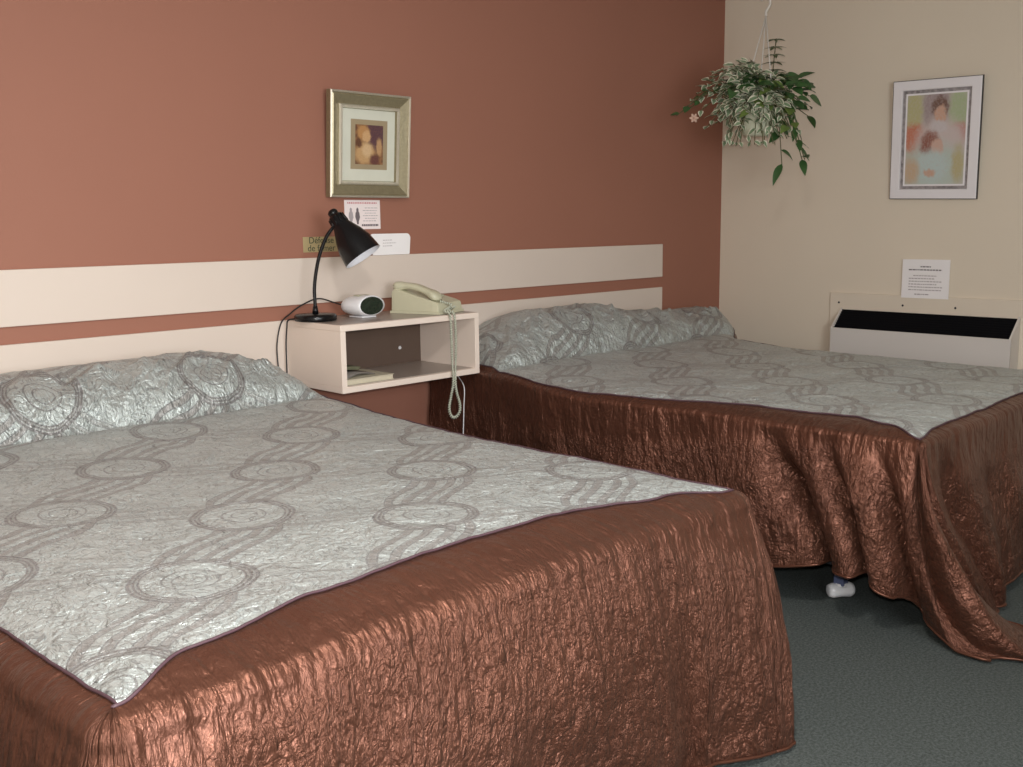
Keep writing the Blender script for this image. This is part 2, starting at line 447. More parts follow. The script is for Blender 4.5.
def bed(label, xl, xr, L, zt, caster_x, caster_y, i=.06):
    t = thing('bed', label, 'bed', ((xl+xr)/2, -L/2, 0), 'beds against the terracotta wall')
    MB().box(xl+i, xr-i, -L+i, -.06, .37, zt-.075, .04).build('mattress', TICK, t, True)
    MB().box(xl+i, xr-i, -L+i, -.06, .19, .365, .02).build('box_spring', TICK, t, True)
    f = MB()
    for x in (xl+.08, xr-.12): f.box(x, x+.04, -L+.08, -.10, .15, .188)
    for y in (-.12, -L/2, -L+.10): f.box(xl+.12, xr-.12, y, y+.03, .152, .186)
    f.build('bed_frame', METALDK, t)
    for (x, y) in ((xl+caster_x, caster_y), (xr-caster_x, caster_y), (xl+caster_x, -.35), (xr-caster_x, -.35)):
        lg = MB().box(x-.018, x+.018, y-.018, y+.018, .045, .152, .003).build('leg', LEGBLUE, t)
        c = MB()                                # squat plastic caster: barrel wheel with a sloped housing
        a = Vector((math.cos(-.6), math.sin(-.6), 0)); bq = Vector((-a.y, a.x, 0)); o = Vector((x, y, .0))
        rings = []
        for u, rr in ((-.045, .012), (-.043, .020), (-.030, .025), (.0, .023), (.030, .026), (.043, .020), (.045, .012)):
            rings.append([o+a*u+bq*(rr*math.cos(q*PI/8))+Vector((0, 0, .027+rr*math.sin(q*PI/8))) for q in range(16)])
        c.loft(rings); c.lathe([(.022, .04), (.020, .052), (.012, .056)], 16, Matrix.Translation((x, y, 0)), True, True)
        c.build('caster', WPLASTIC, lg, True, rel=False)
        c = lg.children[0]; c.location = (0, 0, 0)
    return t
# fix: casters are written in world space, children of legs whose origin is the bed's
def fixc(t):
    for lg in t.children:
        for c in lg.children: c.location = -Vector(t.location)
L1 = 2.09
bed1 = bed('nearer bed at left, hidden under its silver and copper bedspread beside the nightstand', -.085, 1.46, L1, .62, .25, -1.8); fixc(bed1)
def fold1(s, t):
    f = .55*math.sin(s*17+1.0+.8*math.sin(s*5)) + .35*math.sin(s*31+t*1.5) 
    f -= 4.5*math.exp(-((s-(2.09+.30+.22-.16*t))/.03)**2)*min(1, t*1.5)
    return f
s0 = L1+.30; we = 1.545
hem1 = [(0, (-.11, -.05, .03, 1)), (1.9, (-.12, -1.9, .03, 1)), (L1, (-.13, -2.10, .03, 1)), (L1+.15, (-.15, -2.20, .03, 1)), (s0, (-.08, -2.235, .03, 1)),
        (s0+.3, (.22, -2.20, .03, 1)), (s0+1.3, (1.20, -2.20, .035, 1)), (s0+we, (1.405, -2.285, .013, 1)), (s0+we+.10, (1.46, -2.265, .013, 1)),
        (s0+we+.30, (1.50, -2.08, .03, 1)), (s0+we+1.0, (1.52, -1.5, .03, 1)), (s0+we+1.9, (1.48, -.5, .04, 1)), (s0+we+2.5, (1.46, -.02, .04, 1))]
amp1 = [(0, .010), (1.7, .015), (L1+.1, .03), (s0, .020), (s0+.4, .022), (s0+1.2, .018), (s0+we+.15, .018), (s0+we+.6, .015), (s0+we+2, .006)]
def insF1(a): return table([(0, 0.0), (.10, .075), (.27, .12), (.5, .140), (.7, .125), (.88, .06), (1, 0.0)], a)
bedspread('bedspread', 'silver quilted bedspread with bright copper skirt on the nearer bed, at left', -.085, 1.475, L1, .622, 1.3,
    lambda v: -.085+.022*(v/L1)**6, lambda v: 1.475-.06*math.exp(-(v/.25)**2), insF1, lambda v: .006, lambda v: .006,
    [(-.1, .165), (.4, .175), (1.1, .182), (1.3, .145), (1.46, .09)], .39, hem1, amp1, fold1, .20, .045, .075)

L2 = 2.215; XA, XB = 2.255, 3.83
bed2 = bed('farther bed at right, its blue leg and white caster showing under the copper skirt', XA, XB, L2, .635, .20, -1.893, .09); fixc(bed2)
def XL2(v): return XA + .035*math.exp(-(v/.42)**4) - .075*math.exp(-((v-.95)/.40)**2)
def XR2(v): return XB + .37*math.exp(-(v/.50)**6)
s0 = L2+.30; we = XR2(L2)-XL2(L2)
def fold2(s, t):
    f = .5*math.sin(s*16+.5)
    for c, wd_, k in ((1.74, .045, 2.6), (1.93, .035, 2.7), (2.10, .030, 2.0), (2.25, .032, 1.8), (2.40, .032, 1.8), (2.62, .04, 1.2)):
        f -= k*math.exp(-((s-(c+.15*t))/wd_)**2)
    return f + 1.3*math.exp(-((s-2.12)/.30)**2)
hem2 = [(0, (2.25, -.05, .10, 1)), (.45, (2.245, -.47, .12, 1)), (1.0, (2.185, -1.0, .13, 1)), (1.55, (2.20, -1.62, .112, 1)), (1.85, (2.215, -1.93, .18, 1)), (2.05, (2.22, -2.07, .19, 1)),
        (L2, (2.25, -2.18, .14, .9)), (L2+.06, (2.32, -2.23, .06, .6)), (L2+.12, (2.29, -2.33, .014, .2)), (L2+.17, (2.26, -2.45, .014, .1)), (L2+.22, (2.34, -2.54, .014, .1)), (L2+.27, (2.50, -2.53, .014, .1)),
        (s0, (2.58, -2.44, .014, .2)), (s0+.08, (2.60, -2.36, .014, .4)), (s0+.22, (2.66, -2.33, .016, .7)), (s0+.45, (2.78, -2.29, .03, 1)), (s0+.8, (3.05, -2.265, .05, 1)), (s0+we, (3.84, -2.26, .05, 1)),
        (s0+we+.15, (3.90, -2.26, .04, 1)), (s0+we+.32, (3.90, -2.15, .05, 1)), (s0+we+2.5, (3.88, -.02, .08, 1))]
amp2 = [(0, .010), (.5, .010), (.9, .012), (1.5, .016), (1.75, .036), (L2, .042), (s0, .038), (s0+.3, .025), (s0+.6, .02), (s0+we, .02), (s0+we+2, .01)]
def insF2(a): return table([(0, 0.0), (.10, .02), (.5, .03), (.9, .02), (1, 0.0)], a)
def insL2(v): return table([(0, .004), (.6, .006), (1.2, .02), (1.7, .085), (1.95, .11), (2.08, .07), (2.215, 0.0)], v)
bedspread('bedspread', 'silver quilted bedspread with dark copper skirt trailing on the carpet, on the farther bed', XA, XB, L2, .640, 8.7,
    XL2, XR2, insF2, insL2, lambda v: .006,
    [(2.25, .09), (2.45, .13), (2.7, .20), (3.05, .207), (3.5, .150), (3.8, .13), (4.15, .125)], .47, hem2, amp2, fold2, .17, .022, .01, 2.6)

# ------------------------------------------------------------------ nightstand
NX0, NX1, NZ0, NZ1, ND = 1.5565, 2.2484, .6351, .8879, -.3706
ns = thing('nightstand', 'beige open box nightstand fixed to the wall between the two beds', 'nightstand', ((NX0+NX1)/2, -.18, NZ0))
T = .023; B = -.0145
MB().box(NX0, NX1, ND, B, NZ1-T, NZ1, .002).build('top_panel', NIGHT, ns)
MB().box(NX0+.004, NX1-.004, ND+.022, B, NZ1, NZ1+.001).build('top_laminate', NTOP, ns)
MB().box(NX0, NX1, ND, B, NZ0, NZ0+T, .002).build('bottom_panel', NIGHT, ns)
MB().box(NX0+T, NX1-T, ND+.022, B-.006, NZ0+T, NZ0+T+.001).build('bottom_laminate', NTOP, ns)
for a in (NX0, NX1-T): MB().box(a, a+T, ND+.0005, B, NZ0+T, NZ1-T, .001).build('side_panel', NIGHT, ns)
bp = MB().box(NX0+T, NX1-T, B-.005, B, NZ0+T, NZ1-T).build('back_panel', DARKBOARD, ns)
MB().lathe([(.0, .004), (.006, .0035), (.008, 0)], 14, Matrix.Translation((2.11, B-.005, .727)) @ Matrix.Rotation(PI/2, 4, 'X')).build('screw', WPLASTIC, bp, rel=False)
for c in bp.children: c.location = -Vector(ns.location)

# reading matter on its lower shelf
zb = NZ0+T+.0015
bk = thing('directory', 'thick cream paper directory lying on the nightstand shelf', 'book', (1.71, -.24, zb))
MB().box(1.586, 1.815, -.340, -.145, zb+.002, zb+.018).build('page_block', BOOKP, bk)
MB().box(1.584, 1.818, -.344, -.143, zb, zb+.002).box(1.584, 1.818, -.344, -.143, zb+.018, zb+.020).build('cover', BOOKP, bk)
lf = MB()
rows = []
for i in range(13):
    t = i/12; x = lerp(1.60, 1.765, t); z = zb+.0215+.010*math.sin(t*PI)**2
    rows.append([(x, -.325+.03*t, z), (x, -.19+.02*t, z+.001), (x, -.19+.02*t, z+.003), (x, -.325+.03*t, z+.002)])
lf.loft(rows)
tag(lf.build('magazine', BOOKC, None, True), 'grey curled magazine lying on the cream directory in the nightstand', 'magazine')
l2 = MB(); rows = []
for i in range(9):
    t = i/8; x = lerp(1.60, 1.72, t); z = zb+.036+.006*math.sin(t*PI)
    rows.append([(x, -.25, z), (x, -.15, z), (x+.01, -.15, z+.012), (x+.01, -.25, z+.012)])
l2.loft(rows)
tag(l2.build('brochure', BOOKG, None), 'dark folded brochure on top of the papers in the nightstand', 'brochure')

# ------------------------------------------------------------------ desk lamp
PX = 1/266.0
LB = Vector((1.6106, -.1357, NZ1+.0018))
def lp(du, z, dep=0): return Vector((LB.x+du*PX*.7075-dep*.707*-1*-1, LB.y-du*PX*.7067-dep*.707, z))
lamp = thing('desk_lamp', 'black gooseneck desk lamp with flared shade on the nightstand', 'lamp', LB)
MB().lathe([(0.0, 0), (.078, 0), (.081, .004), (.081, .018), (.076, .024), (.03, .027), (0.0, .027)], 40, Matrix.Translation(LB)).build('base', BLACK, lamp, True)
stem = crv([lp(0, LB.z+.02), lp(0, .95), lp(0, 1.01), lp(2.4, 1.075), lp(6.8, 1.14), lp(14, 1.204), lp(22, 1.245)], 10)
MB().tube(stem, .0068, 12).tube([lp(0, LB.z+.024), lp(0, LB.z+.055)], [.013, .009], 12).build('gooseneck', BLACK, lamp, True)
a0, a1 = lp(20.5, 1.303), lp(51.5, 1.131, .022)
ax = (a1-a0).normalized(); ln = (a1-a0).length
q = Vector((0, 0, 1)).rotation_difference(ax).to_matrix().to_4x4(); MT = Matrix.Translation(a0) @ q
R = .076
outer = [(0.0, -.004), (.012, -.003), (.019, .004), (.0195, .014), (.017, .018), (.024, .021), (.029, .028), (.032, .060), (.036, .070), (.044, .086), (.057, .114), (.069, .150), (R, ln)]
sh = MB().lathe(outer, 40, MT)
for k in range(10):                             # cooling ribs round the neck
    an = k*PI/5; c_ = MT @ Vector((.030*math.cos(an), .030*math.sin(an), .026)); d_ = MT @ Vector((.033*math.cos(an), .033*math.sin(an), .062))
    sh.tube([c_, d_], .0022, 6)
shade = sh.build('shade', BLACK, lamp, True)
MB().lathe([(R, ln), (R-.003, ln-.001), (.066, .150), (.054, .114), (.040, .085), (.0, .083)], 40, MT).build('shade_lining', WHITEIN, lamp, True)
MB().lathe([(.0, .09), (.014, .09), (.014, .105), (.025, .125), (.027, .142), (.018, .158), (.0, .162)], 24, MT).build('bulb', WHITEIN, lamp, True)
MB().tube(crv([(LB.x-.070, LB.y+.04, NZ1+.010), (1.562, -.07, NZ1+.007), (1.545, -.045, NZ1+.001), (1.541, -.04, NZ1-.03), (1.538, -.035, .80), (1.536, -.035, .70), (1.535, -.03, .40), (1.55, -.03, .1), (1.60, -.03, .012)], 10), .0032, 8).build('power_cord', CORD, lamp, True)

# ------------------------------------------------------------------ alarm clock
KX, KY = 1.815, -.165
ck = thing('alarm_clock', 'small white oval alarm clock with dark display, between lamp and telephone', 'clock', (KX, KY, NZ1+.002))
rings = []
prof = [(.062, .020, .016, -.004), (.056, .040, .030, -.002), (.040, .054, .036, 0), (.010, .062, .0405, 0), (-.030, .066, .0425, 0), (-.050, .064, .041, .001), (-.058, .060, .038, .002)]
for (dy, rx, rz, dz) in prof:
    rings.append([(KX-.012+(.055-abs(dy-.06))*0+rx*math.cos(2*PI*k/32)+(-dy)*.25, KY+dy, NZ1+.047+dz+rz*math.sin(2*PI*k/32)*(1 if math.sin(2*PI*k/32) > 0 else .96)) for k in range(32)])
MB().loft(rings).build('casing', WPLASTIC, ck, True)
fc = KX-.016+.058*.25
def oval(rx, rz, y0, y1, tilt=0): return [[(fc+rx*s_*math.cos(2*PI*k/32), y, NZ1+.049+rz*s_*math.sin(2*PI*k/32)) for k in range(32)] for (s_, y) in ((1, y0), (.97, y1))]
dsp = MB().loft(oval(.055, .0355, KY-.0585, KY-.062)).build('display', LCD, ck)
foot = MB().box(KX-.04, KX+.03, KY-.045, KY+.04, NZ1+.002, NZ1+.008, .002).build('foot', WPLASTIC, ck)
MB().box(KX-.035, KX+.02, KY-.02, KY+.015, NZ1+.0835, NZ1+.0895, .002).build('snooze_button', PHONED, ck, True)
MB().tube(crv([(KX-.03, KY+.058, NZ1+.04), (1.77, -.035, NZ1+.055), (1.70, -.03, NZ1+.075), (1.63, -.020, NZ1+.055), (1.570, -.019, NZ1+.022), (1.528, -.022, NZ1-.01), (1.504, -.025, .80), (1.502, -.028, .72), (1.508, -.03, .62), (1.510, -.03, .40), (1.515, -.03, .10), (1.52, -.06, .012)], 10), .0028, 8).build('power_cord', CORD, ck, True)

# ------------------------------------------------------------------ telephone
ph = thing('telephone', 'ivory desk telephone with coiled cord hanging off the nightstand', 'telephone', (2.10, -.21, NZ1+.001))
RP = Matrix.Translation((2.112, -.205, NZ1+.002)) @ Matrix.Rotation(.30, 4, 'Z')
def P(x, y, z): return RP @ Vector((x, y, z))
# wedge body: back (y +) high, front low
rings = []
for (y, h, wd2) in ((.108, .060, .088), (.112, .092, .090), (.100, .102, .091), (.0, .073, .092), (-.085, .052, .092), (-.108, .044, .090), (-.113, .016, .088)):
    b4 = .006
    rings.append([P(-wd2, y, .004), P(-wd2-.004, y, .012), P(-wd2, y, h-b4), P(-wd2+b4, y, h), P(wd2-b4, y, h), P(wd2, y, h-b4), P(wd2+.004, y, .012), P(wd2, y, .004)])
MB().loft(rings).build('phone_base', PHONE, ph)
pl = MB().loft([[P(x, y, z) for (x, z) in ((-.098, 0), (-.098, .010), (.098, .010), (.098, 0))] for y in (-.118, .118)]); pl.build('plinth', PHONE, ph)
# handset lying along the left side
hs = []
HX = -.058
for i in range(25):
    t = i/24; y = lerp(.118, -.100, t)
    slope = lerp(.094, .048, t)
    arch = .022*math.sin(PI*min(1, max(0, t)))
    endf = math.exp(-((t-.10)/.11)**2)+math.exp(-((t-.90)/.11)**2)
    hw = .022+.009*min(1, endf); th_top = .028+.006*min(1, endf); bot = arch*.9*(1-min(1, endf))
    zt_ = slope+arch+th_top-.002; zb_ = slope+bot+.001
    sc_ = .55 if i in (0, 24) else (.9 if i in (1, 23) else 1)
    zm = (zt_+zb_)/2
    ring = []
    for k in range(16):
        an = 2*PI*k/16; c_, s_ = math.cos(an), math.sin(an)
        ring.append(P(HX+hw*sc_*math.copysign(abs(c_)**.6, c_), y, zm+(zt_-zb_)/2*sc_*math.copysign(abs(s_)**.7, s_)))
    hs.append(ring)
MB().loft(hs).build('handset', PHONE, ph, True)
for r_ in range(4):
    for c_ in range(3):
        x = .005+c_*.026; y = .035-r_*.024; z = .074-.26*-y if y < 0 else .074+.29*y
        k_ = MB().box(x-.008, x+.008, y-.006, y+.006, z-.002, z+.006, .0015)
        k_.v = [tuple(RP @ Vector(p)) for p in k_.v]; k_.build('button', PHONED, ph)
# coiled cord: out of the handset's near end, over the front edge and down to a loop
path = crv([P(HX, -.098, .052), P(HX+.03, -.135, .035), (2.082, -.350, .905), (2.078, -.384, .893), (2.076, -.392, .80), (2.078, -.392, .70), (2.081, -.392, .62), (2.068, -.392, .565), (2.056, -.392, .515),
            (2.066, -.392, .482), (2.088, -.392, .474), (2.110, -.392, .490), (2.114, -.392, .525), (2.098, -.392, .575), (2.092, -.392, .62), (2.096, -.392, .70), (2.100, -.392, .80), (2.100, -.384, .893), (2.100, -.350, .905), P(.02, -.122, .025)], 26)
hp = []; acc = 0
for i in range(len(path)-1):
    p, q2 = path[i], path[i+1]; d = (q2-p).length; tdir = (q2-p).normalized()
    a = tdir.cross(Vector((0, 1, 0.2))).normalized(); b5 = tdir.cross(a)
    nseg = max(1, int(d/.0018))
    for k in range(nseg):
        t = k/nseg; an = 2*PI*(acc+d*t)/.0095; hp.append(p.lerp(q2, t)+(a*math.cos(an)+b5*math.sin(an))*.0042)
    acc += d
MB().tube(hp, .0028, 6).build('coiled_cord', COIL, ph, True)
MB().tube(crv([P(.09, .08, .02), (2.235, -.20, NZ1+.010), (2.254, -.215, NZ1+.006), (2.2545, -.22, NZ1-.01), (2.2545, -.21, .76), (2.2545, -.21, .66), (2.2535, -.215, .625), (2.22, -.27, .612), (2.182, -.345, .58), (2.174, -.350, .50), (2.168, -.350, .40), (2.16, -.34, .2), (2.12, -.2, .012)], 10), .0022, 6).build('line_cord', WPLASTIC, ph, True)

# ------------------------------------------------------------------ paper and signs on the terracotta wall
def flat(x0, x1, z0, z1, y, th=.0012, rot=0): return MB().box(x0, x1, y-th, y, z0, z1)
def text_obj(name, body, size, loc, rot, mt, parent, ext=.0004, align='CENTER'):
    cu = bpy.data.curves.new(name, 'FONT'); cu.body = body; cu.size = size; cu.extrude = ext; cu.align_x = align; cu.align_y = 'CENTER'; cu.space_line = .85
    o = bpy.data.objects.new(name, cu); C.objects.link(o)
    dg = bpy.context.evaluated_depsgraph_get(); me = bpy.data.meshes.new_from_object(o.evaluated_get(dg))
    bpy.data.objects.remove(o); me.name = name; me.materials.clear(); me.materials.append(mt)
    r = bpy.data.objects.new(name, me); C.objects.link(r); r.parent = parent
    r.location = Vector(loc)-Vector(parent.location); r.rotation_euler = rot
    return r
random.seed(4)
sg = thing('no_smoking_sign', 'small gold French no smoking plate on the wall behind the desk lamp', 'sign', (1.79, -.002, 1.145))
MB().box(1.657, 1.925, -.003, 0, 1.145, 1.205, .001).build('plate', GOLD, sg)
text_obj('lettering', 'Défense\nde fumer', .036, (1.742, -.0036, 1.175), (PI/2, 0, 0), plain('dark_green_ink', (.05, .06, .03), .7), sg)
fl_ = thing('flyer', 'square pinkish flyer with two small figures, taped below the gilt framed picture', 'flyer', (1.95, -.002, 1.236))
MB().box(1.861, 2.041, -.0015, 0, 1.232, 1.350).build('sheet', PAPERP, fl_)
def dashes(mb, x0, x1, z, h, y, seed, gap=.003, wl=(.006, .016)):
    rn = random.Random(seed); x = x0
    while x < x1:
        w_ = min(rn.uniform(*wl), x1-x); mb.box(x, x+w_, y-.0004, y, z-h/2, z+h/2); x += w_+gap
    return mb
dashes(MB(), 1.876, 2.026, 1.338, .0065, -.0015, 1, .003, (.004, .008)).build('heading', INKR, fl_)
dd = MB(); [dashes(dd, 1.962-.01*(k % 2), 2.030-.006*(k % 3), 1.318-.0105*k, .0026, -.0015, 5+k) for k in range(6)]; dd.build('text_lines', INKG, fl_)
dashes(MB(), 1.945, 2.030, 1.248, .0085, -.0015, 3, .002, (.006, .012)).build('bottom_line', INK, fl_)
for cx, h_, mt_ in ((1.892, 0, INKG), (1.925, .0, INK)):
    fg = MB()
    out = [(-.004, -.034), (-.007, -.02), (-.013, -.004), (-.011, .012), (-.006, .018), (-.006, .028), (0, .034), (.006, .028), (.006, .018), (.010, .012), (.013, -.006), (.006, -.022), (.004, -.034)]
    fg.loft([[(cx+x*.9, y_, 1.286+z) for x, z in out] for y_ in (-.0015, -.0019)]); fg.build('printed_figure', mt_, fl_)
pc = thing('rounded_card', 'white rounded card taped to the wall just right of the lamp shade', 'paper', (2.09, -.002, 1.12))
out = []
for (cx, cz, a0_) in ((2.168, 1.192, 0), (1.99, 1.192, 90), (1.99, 1.130, 180), (2.176, 1.130, 270)):
    rr = .020 if a0_ in (0, 90) else .006
    for k in range(6): an = math.radians(a0_+k*18); out.append((cx+rr*math.cos(an), cz+rr*math.sin(an)))
MB().loft([[(x, y_, z) for x, z in out] for y_ in (-.0145, -.0155)]).build('sheet', PAPER, pc)
dd = MB(); [dashes(dd, 2.04, 2.04+.05+.02*(k % 2), 1.185-.012*k, .0025, -.0155, 30+k) for k in range(3)]; dd.build('text_lines', INKG, pc)

# picture frames ------------------------------------------------
def paint(name, cells, ground, gn=6):
    """layered soft ovals (cx, cy, rx, ry, colour, softness) in the picture's own 0..1 UV, brushy edges"""
    m, nt, b = mat(name); g = G(nt)
    uv = g.n('ShaderNodeUVMap', uv_map='UVMap').outputs[0]
    wn = g.noise(uv, 12, 4, .7, color=True); va = g.n('ShaderNodeVectorMath', operation='MULTIPLY_ADD'); nt.links.new(wn, va.inputs[0])
    va.inputs[1].default_value = (.13, .13, 0); nt.links.new(uv, va.inputs[2])
    sb = g.n('ShaderNodeVectorMath', operation='SUBTRACT'); nt.links.new(va.outputs[0], sb.inputs[0]); sb.inputs[1].default_value = (.065, .065, 0)
    sp = g.n('ShaderNodeSeparateXYZ'); nt.links.new(sb.outputs[0], sp.inputs[0])
    col = g.mix(g.step(g.noise(uv, gn, 3), .35, .65), ground[0], ground[1])
    for (cx, cy, rx, ry, c, so) in cells:
        dx = g.m('DIVIDE', g.m('SUBTRACT', sp.outputs[0], cx), rx); dy = g.m('DIVIDE', g.m('SUBTRACT', sp.outputs[1], cy), ry)
        d = g.m('SQRT', g.m('ADD', g.m('MULTIPLY', dx, dx), g.m('MULTIPLY', dy, dy)))
        col = g.mix(g.m('SUBTRACT', 1.0, g.step(d, 1-so, 1+so)), col, c)
    br = g.noise(uv, 30, 4, .7)
    col = g.mix(g.m('MULTIPLY', g.step(br, .42, .72), .45), col, ground[1])
    nt.links.new(col, b.inputs['Base Color']); b.inputs['Roughness'].default_value = .35
    return m
def quad(name, mt, pts, parent, loc0):
    me = bpy.data.meshes.new(name); me.from_pydata([tuple(Vector(p)-loc0) for p in pts], [], [(0, 1, 2, 3)]); me.materials.append(mt)
    ul = me.uv_layers.new(name='UVMap')
    for i, q_ in enumerate(((0, 0), (1, 0), (1, 1), (0, 1))): ul.data[i].uv = q_
    o = bpy.data.objects.new(name, me); C.objects.link(o); o.parent = parent; return o
def frame_profile(mb, w_, h_, prof, T3):
    """mitred frame: prof = (inset, depth) rings; w_, h_ outer size; T3 maps (x, depth, z)"""
    rings = []
    for (i_, d_) in prof: rings.append([T3(x, d_, z) for x, z in ((-w_/2+i_, i_), (w_/2-i_, i_), (w_/2-i_, h_-i_), (-w_/2+i_, h_-i_))])
    return mb.loft(rings, True, False)
def beads(mb, w_, h_, i_, d_, r_, T3, step=.011):
    for (ax_, bx_, az_, bz_) in ((-1, 1, 0, 0), (-1, 1, 1, 1), (-1, -1, 0, 1), (1, 1, 0, 1)):
        p = (ax_*(w_/2-i_), i_ if az_ == 0 else h_-i_); q_ = (bx_*(w_/2-i_), i_ if bz_ == 0 else h_-i_)
        ln_ = math.hypot(q_[0]-p[0], q_[1]-p[1]); n_ = int(ln_/step)
        for k in range(n_):
            t = k/n_; c_ = T3(lerp(p[0], q_[0], t), d_, lerp(p[1], q_[1], t))
            v = [c_+Vector(o_)*r_ for o_ in ((1, 0, 0), (-1, 0, 0), (0, 1, 0), (0, -1, 0), (0, 0, 1), (0, 0, -1))]
            mb.add(v, [(0, 2, 4), (2, 1, 4), (1, 3, 4), (3, 0, 4), (2, 0, 5), (1, 2, 5), (3, 1, 5), (0, 3, 5)])
GILT = plain('champagne_gilt', (.31, .265, .165), .36, metal=.5, nscale=90, namp=.12, bump=.3)
GILTL = plain('bright_gilt_bead', (.80, .76, .66), .30, metal=.7, nscale=60, namp=.05)
MAT1 = plain('ivory_mount_card', (.66, .66, .56), .8, nscale=12, namp=.04)
MAT1B = plain('tan_mount_card', (.36, .28, .17), .8, nscale=12, namp=.04)
A1 = paint('sepia_portrait_print', [(.72, .75, .40, .40, (.09, .04, .06), .3), (.30, .80, .22, .18, (.50, .26, .10), .3), (.40, .70, .15, .15, (.62, .38, .19), .25), (.35, .28, .36, .28, (.55, .34, .16), .3),
    (.42, .36, .17, .16, (.66, .46, .26), .4), (.86, .45, .10, .22, (.50, .30, .15), .4), (.12, .52, .12, .10, (.12, .05, .03), .4), (.70, .12, .18, .14, (.12, .04, .04), .4)], ((.12, .05, .03), (.32, .16, .07)))
fx, fz, fwid, fhei = 1.972, 1.361, .402, .413
tilt = .075
pf = thing('gilt_picture_frame', 'gilt framed small sepia portrait print, tipped forward on the terracotta wall', 'picture', (fx, -.004, fz))
def T1(x, d, z): return Vector((fx+x, -.006-d*math.cos(tilt)-z*math.sin(tilt), fz+z*math.cos(tilt)-d*math.sin(tilt)))
mb = frame_profile(MB(), fwid, fhei, [(0, 0), (0, .026), (.004, .030), (.010, .024), (.016, .027), (.048, .015), (.056, .022), (.063, .018), (.066, .006), (.066, 0)], T1)
mb.build('frame', GILT, pf)
mb = frame_profile(MB(), fwid, fhei, [(.0005, .022), (.0005, .0285), (.005, .0325), (.009, .026)], T1); mb.build('outer_moulding', GILTL, pf)
mb = frame_profile(MB(), fwid, fhei, [(.050, .017), (.055, .0235), (.061, .0235), (.064, .017)], T1); beads(mb, fwid, fhei, .058, .0235, .0035, T1); mb.build('beaded_moulding', GILTL, pf)
L0_ = Vector(pf.location)
def q1(name, mt, hw, z0, z1, d, cx=0): return quad(name, mt, [T1(cx-hw, d, z0), T1(cx+hw, d, z0), T1(cx+hw, d, z1), T1(cx-hw, d, z1)], pf, L0_)
MB().loft([[T1(x, d, z) for x, z in ((-.19, .012), (.19, .012), (.19, .400), (-.19, .400))] for d in (.002, .004)]).build('backing_board', DARKBOARD, pf)
q1('mount', MAT1, .137, .064, .349, .0055); q1('inner_mount', MAT1B, .092, .112, .308, .0062, .004); q1('print', A1, .070, .132, .288, .0069, .004)

WFRAME = plain('white_frame_paint', (.86, .83, .85), .4, nscale=5, namp=.02)
GM = plain('grey_floral_mount', (.30, .27, .27), .7, nscale=55, namp=.45)
A2 = paint('pastel_figures_print', [(.5, .85, .24, .30, (.38, .30, .30), .3), (.12, .80, .14, .3, (.50, .47, .25), .4), (.88, .80, .16, .3, (.42, .50, .30), .4),
    (.14, .52, .22, .16, (.58, .20, .12), .35), (.88, .56, .16, .12, (.52, .17, .14), .35), (.60, .45, .42, .28, (.62, .52, .50), .35), (.5, .18, .5, .28, (.50, .58, .52), .4),
    (.56, .86, .14, .12, (.18, .10, .08), .25), (.57, .77, .10, .10, (.62, .38, .28), .25), (.55, .64, .14, .07, (.62, .56, .56), .35), (.42, .44, .17, .15, (.30, .12, .09), .3), (.54, .41, .10, .10, (.64, .42, .34), .25),
    (.45, .20, .28, .18, (.52, .62, .60), .35), (.42, .13, .10, .05, (.60, .38, .28), .35), (.10, .15, .14, .14, (.58, .42, .28), .5), (.90, .22, .10, .2, (.50, .44, .24), .5)], ((.50, .48, .38), (.55, .50, .46)))
fy, fz2, w2_, h2_ = -1.262, 1.346, .433, .578
tilt2 = .075; rl2 = .025
pw = thing('white_picture_frame', 'white framed pastel print of two figures on the beige wall above the heater', 'picture', (W-.004, fy, fz2))
def T2(x, d, z):
    zc = z-h2_/2; x, z = x*math.cos(rl2)+zc*math.sin(rl2), h2_/2-x*math.sin(rl2)+zc*math.cos(rl2)
    return Vector((W-.006-d*math.cos(tilt2)-z*math.sin(tilt2), fy-x, fz2+z*math.cos(tilt2)-d*math.sin(tilt2)))
frame_profile(MB(), w2_, h2_, [(0, 0), (0, .018), (.003, .020), (.044, .020), (.047, .016), (.047, .0)], T2).build('frame', WFRAME, pw)
frame_profile(MB(), w2_+.006, h2_+.006, [(0, .001), (0, .015), (.0035, .015), (.0035, .001)], lambda x, d, z: T2(x, d, z-.003)).build('dark_edge', METALDK, pw)
L0_ = Vector(pw.location)
def q3(name, mt, hw, z0, z1, d): return quad(name, mt, [T2(-hw, d, z0), T2(hw, d, z0), T2(hw, d, z1), T2(-hw, d, z1)], pw, L0_)
MB().loft([[T2(x, d, z) for x, z in ((-.2, .015), (.2, .015), (.2, .562), (-.2, .562))] for d in (.002, .004)]).build('backing_board', DARKBOARD, pw)
q3('patterned_mount', GM, .170, .046, .532, .0055); q3('white_mount', WFRAME, .155, .062, .516, .0062); q3('print', A2, .146, .071, .507, .0069)

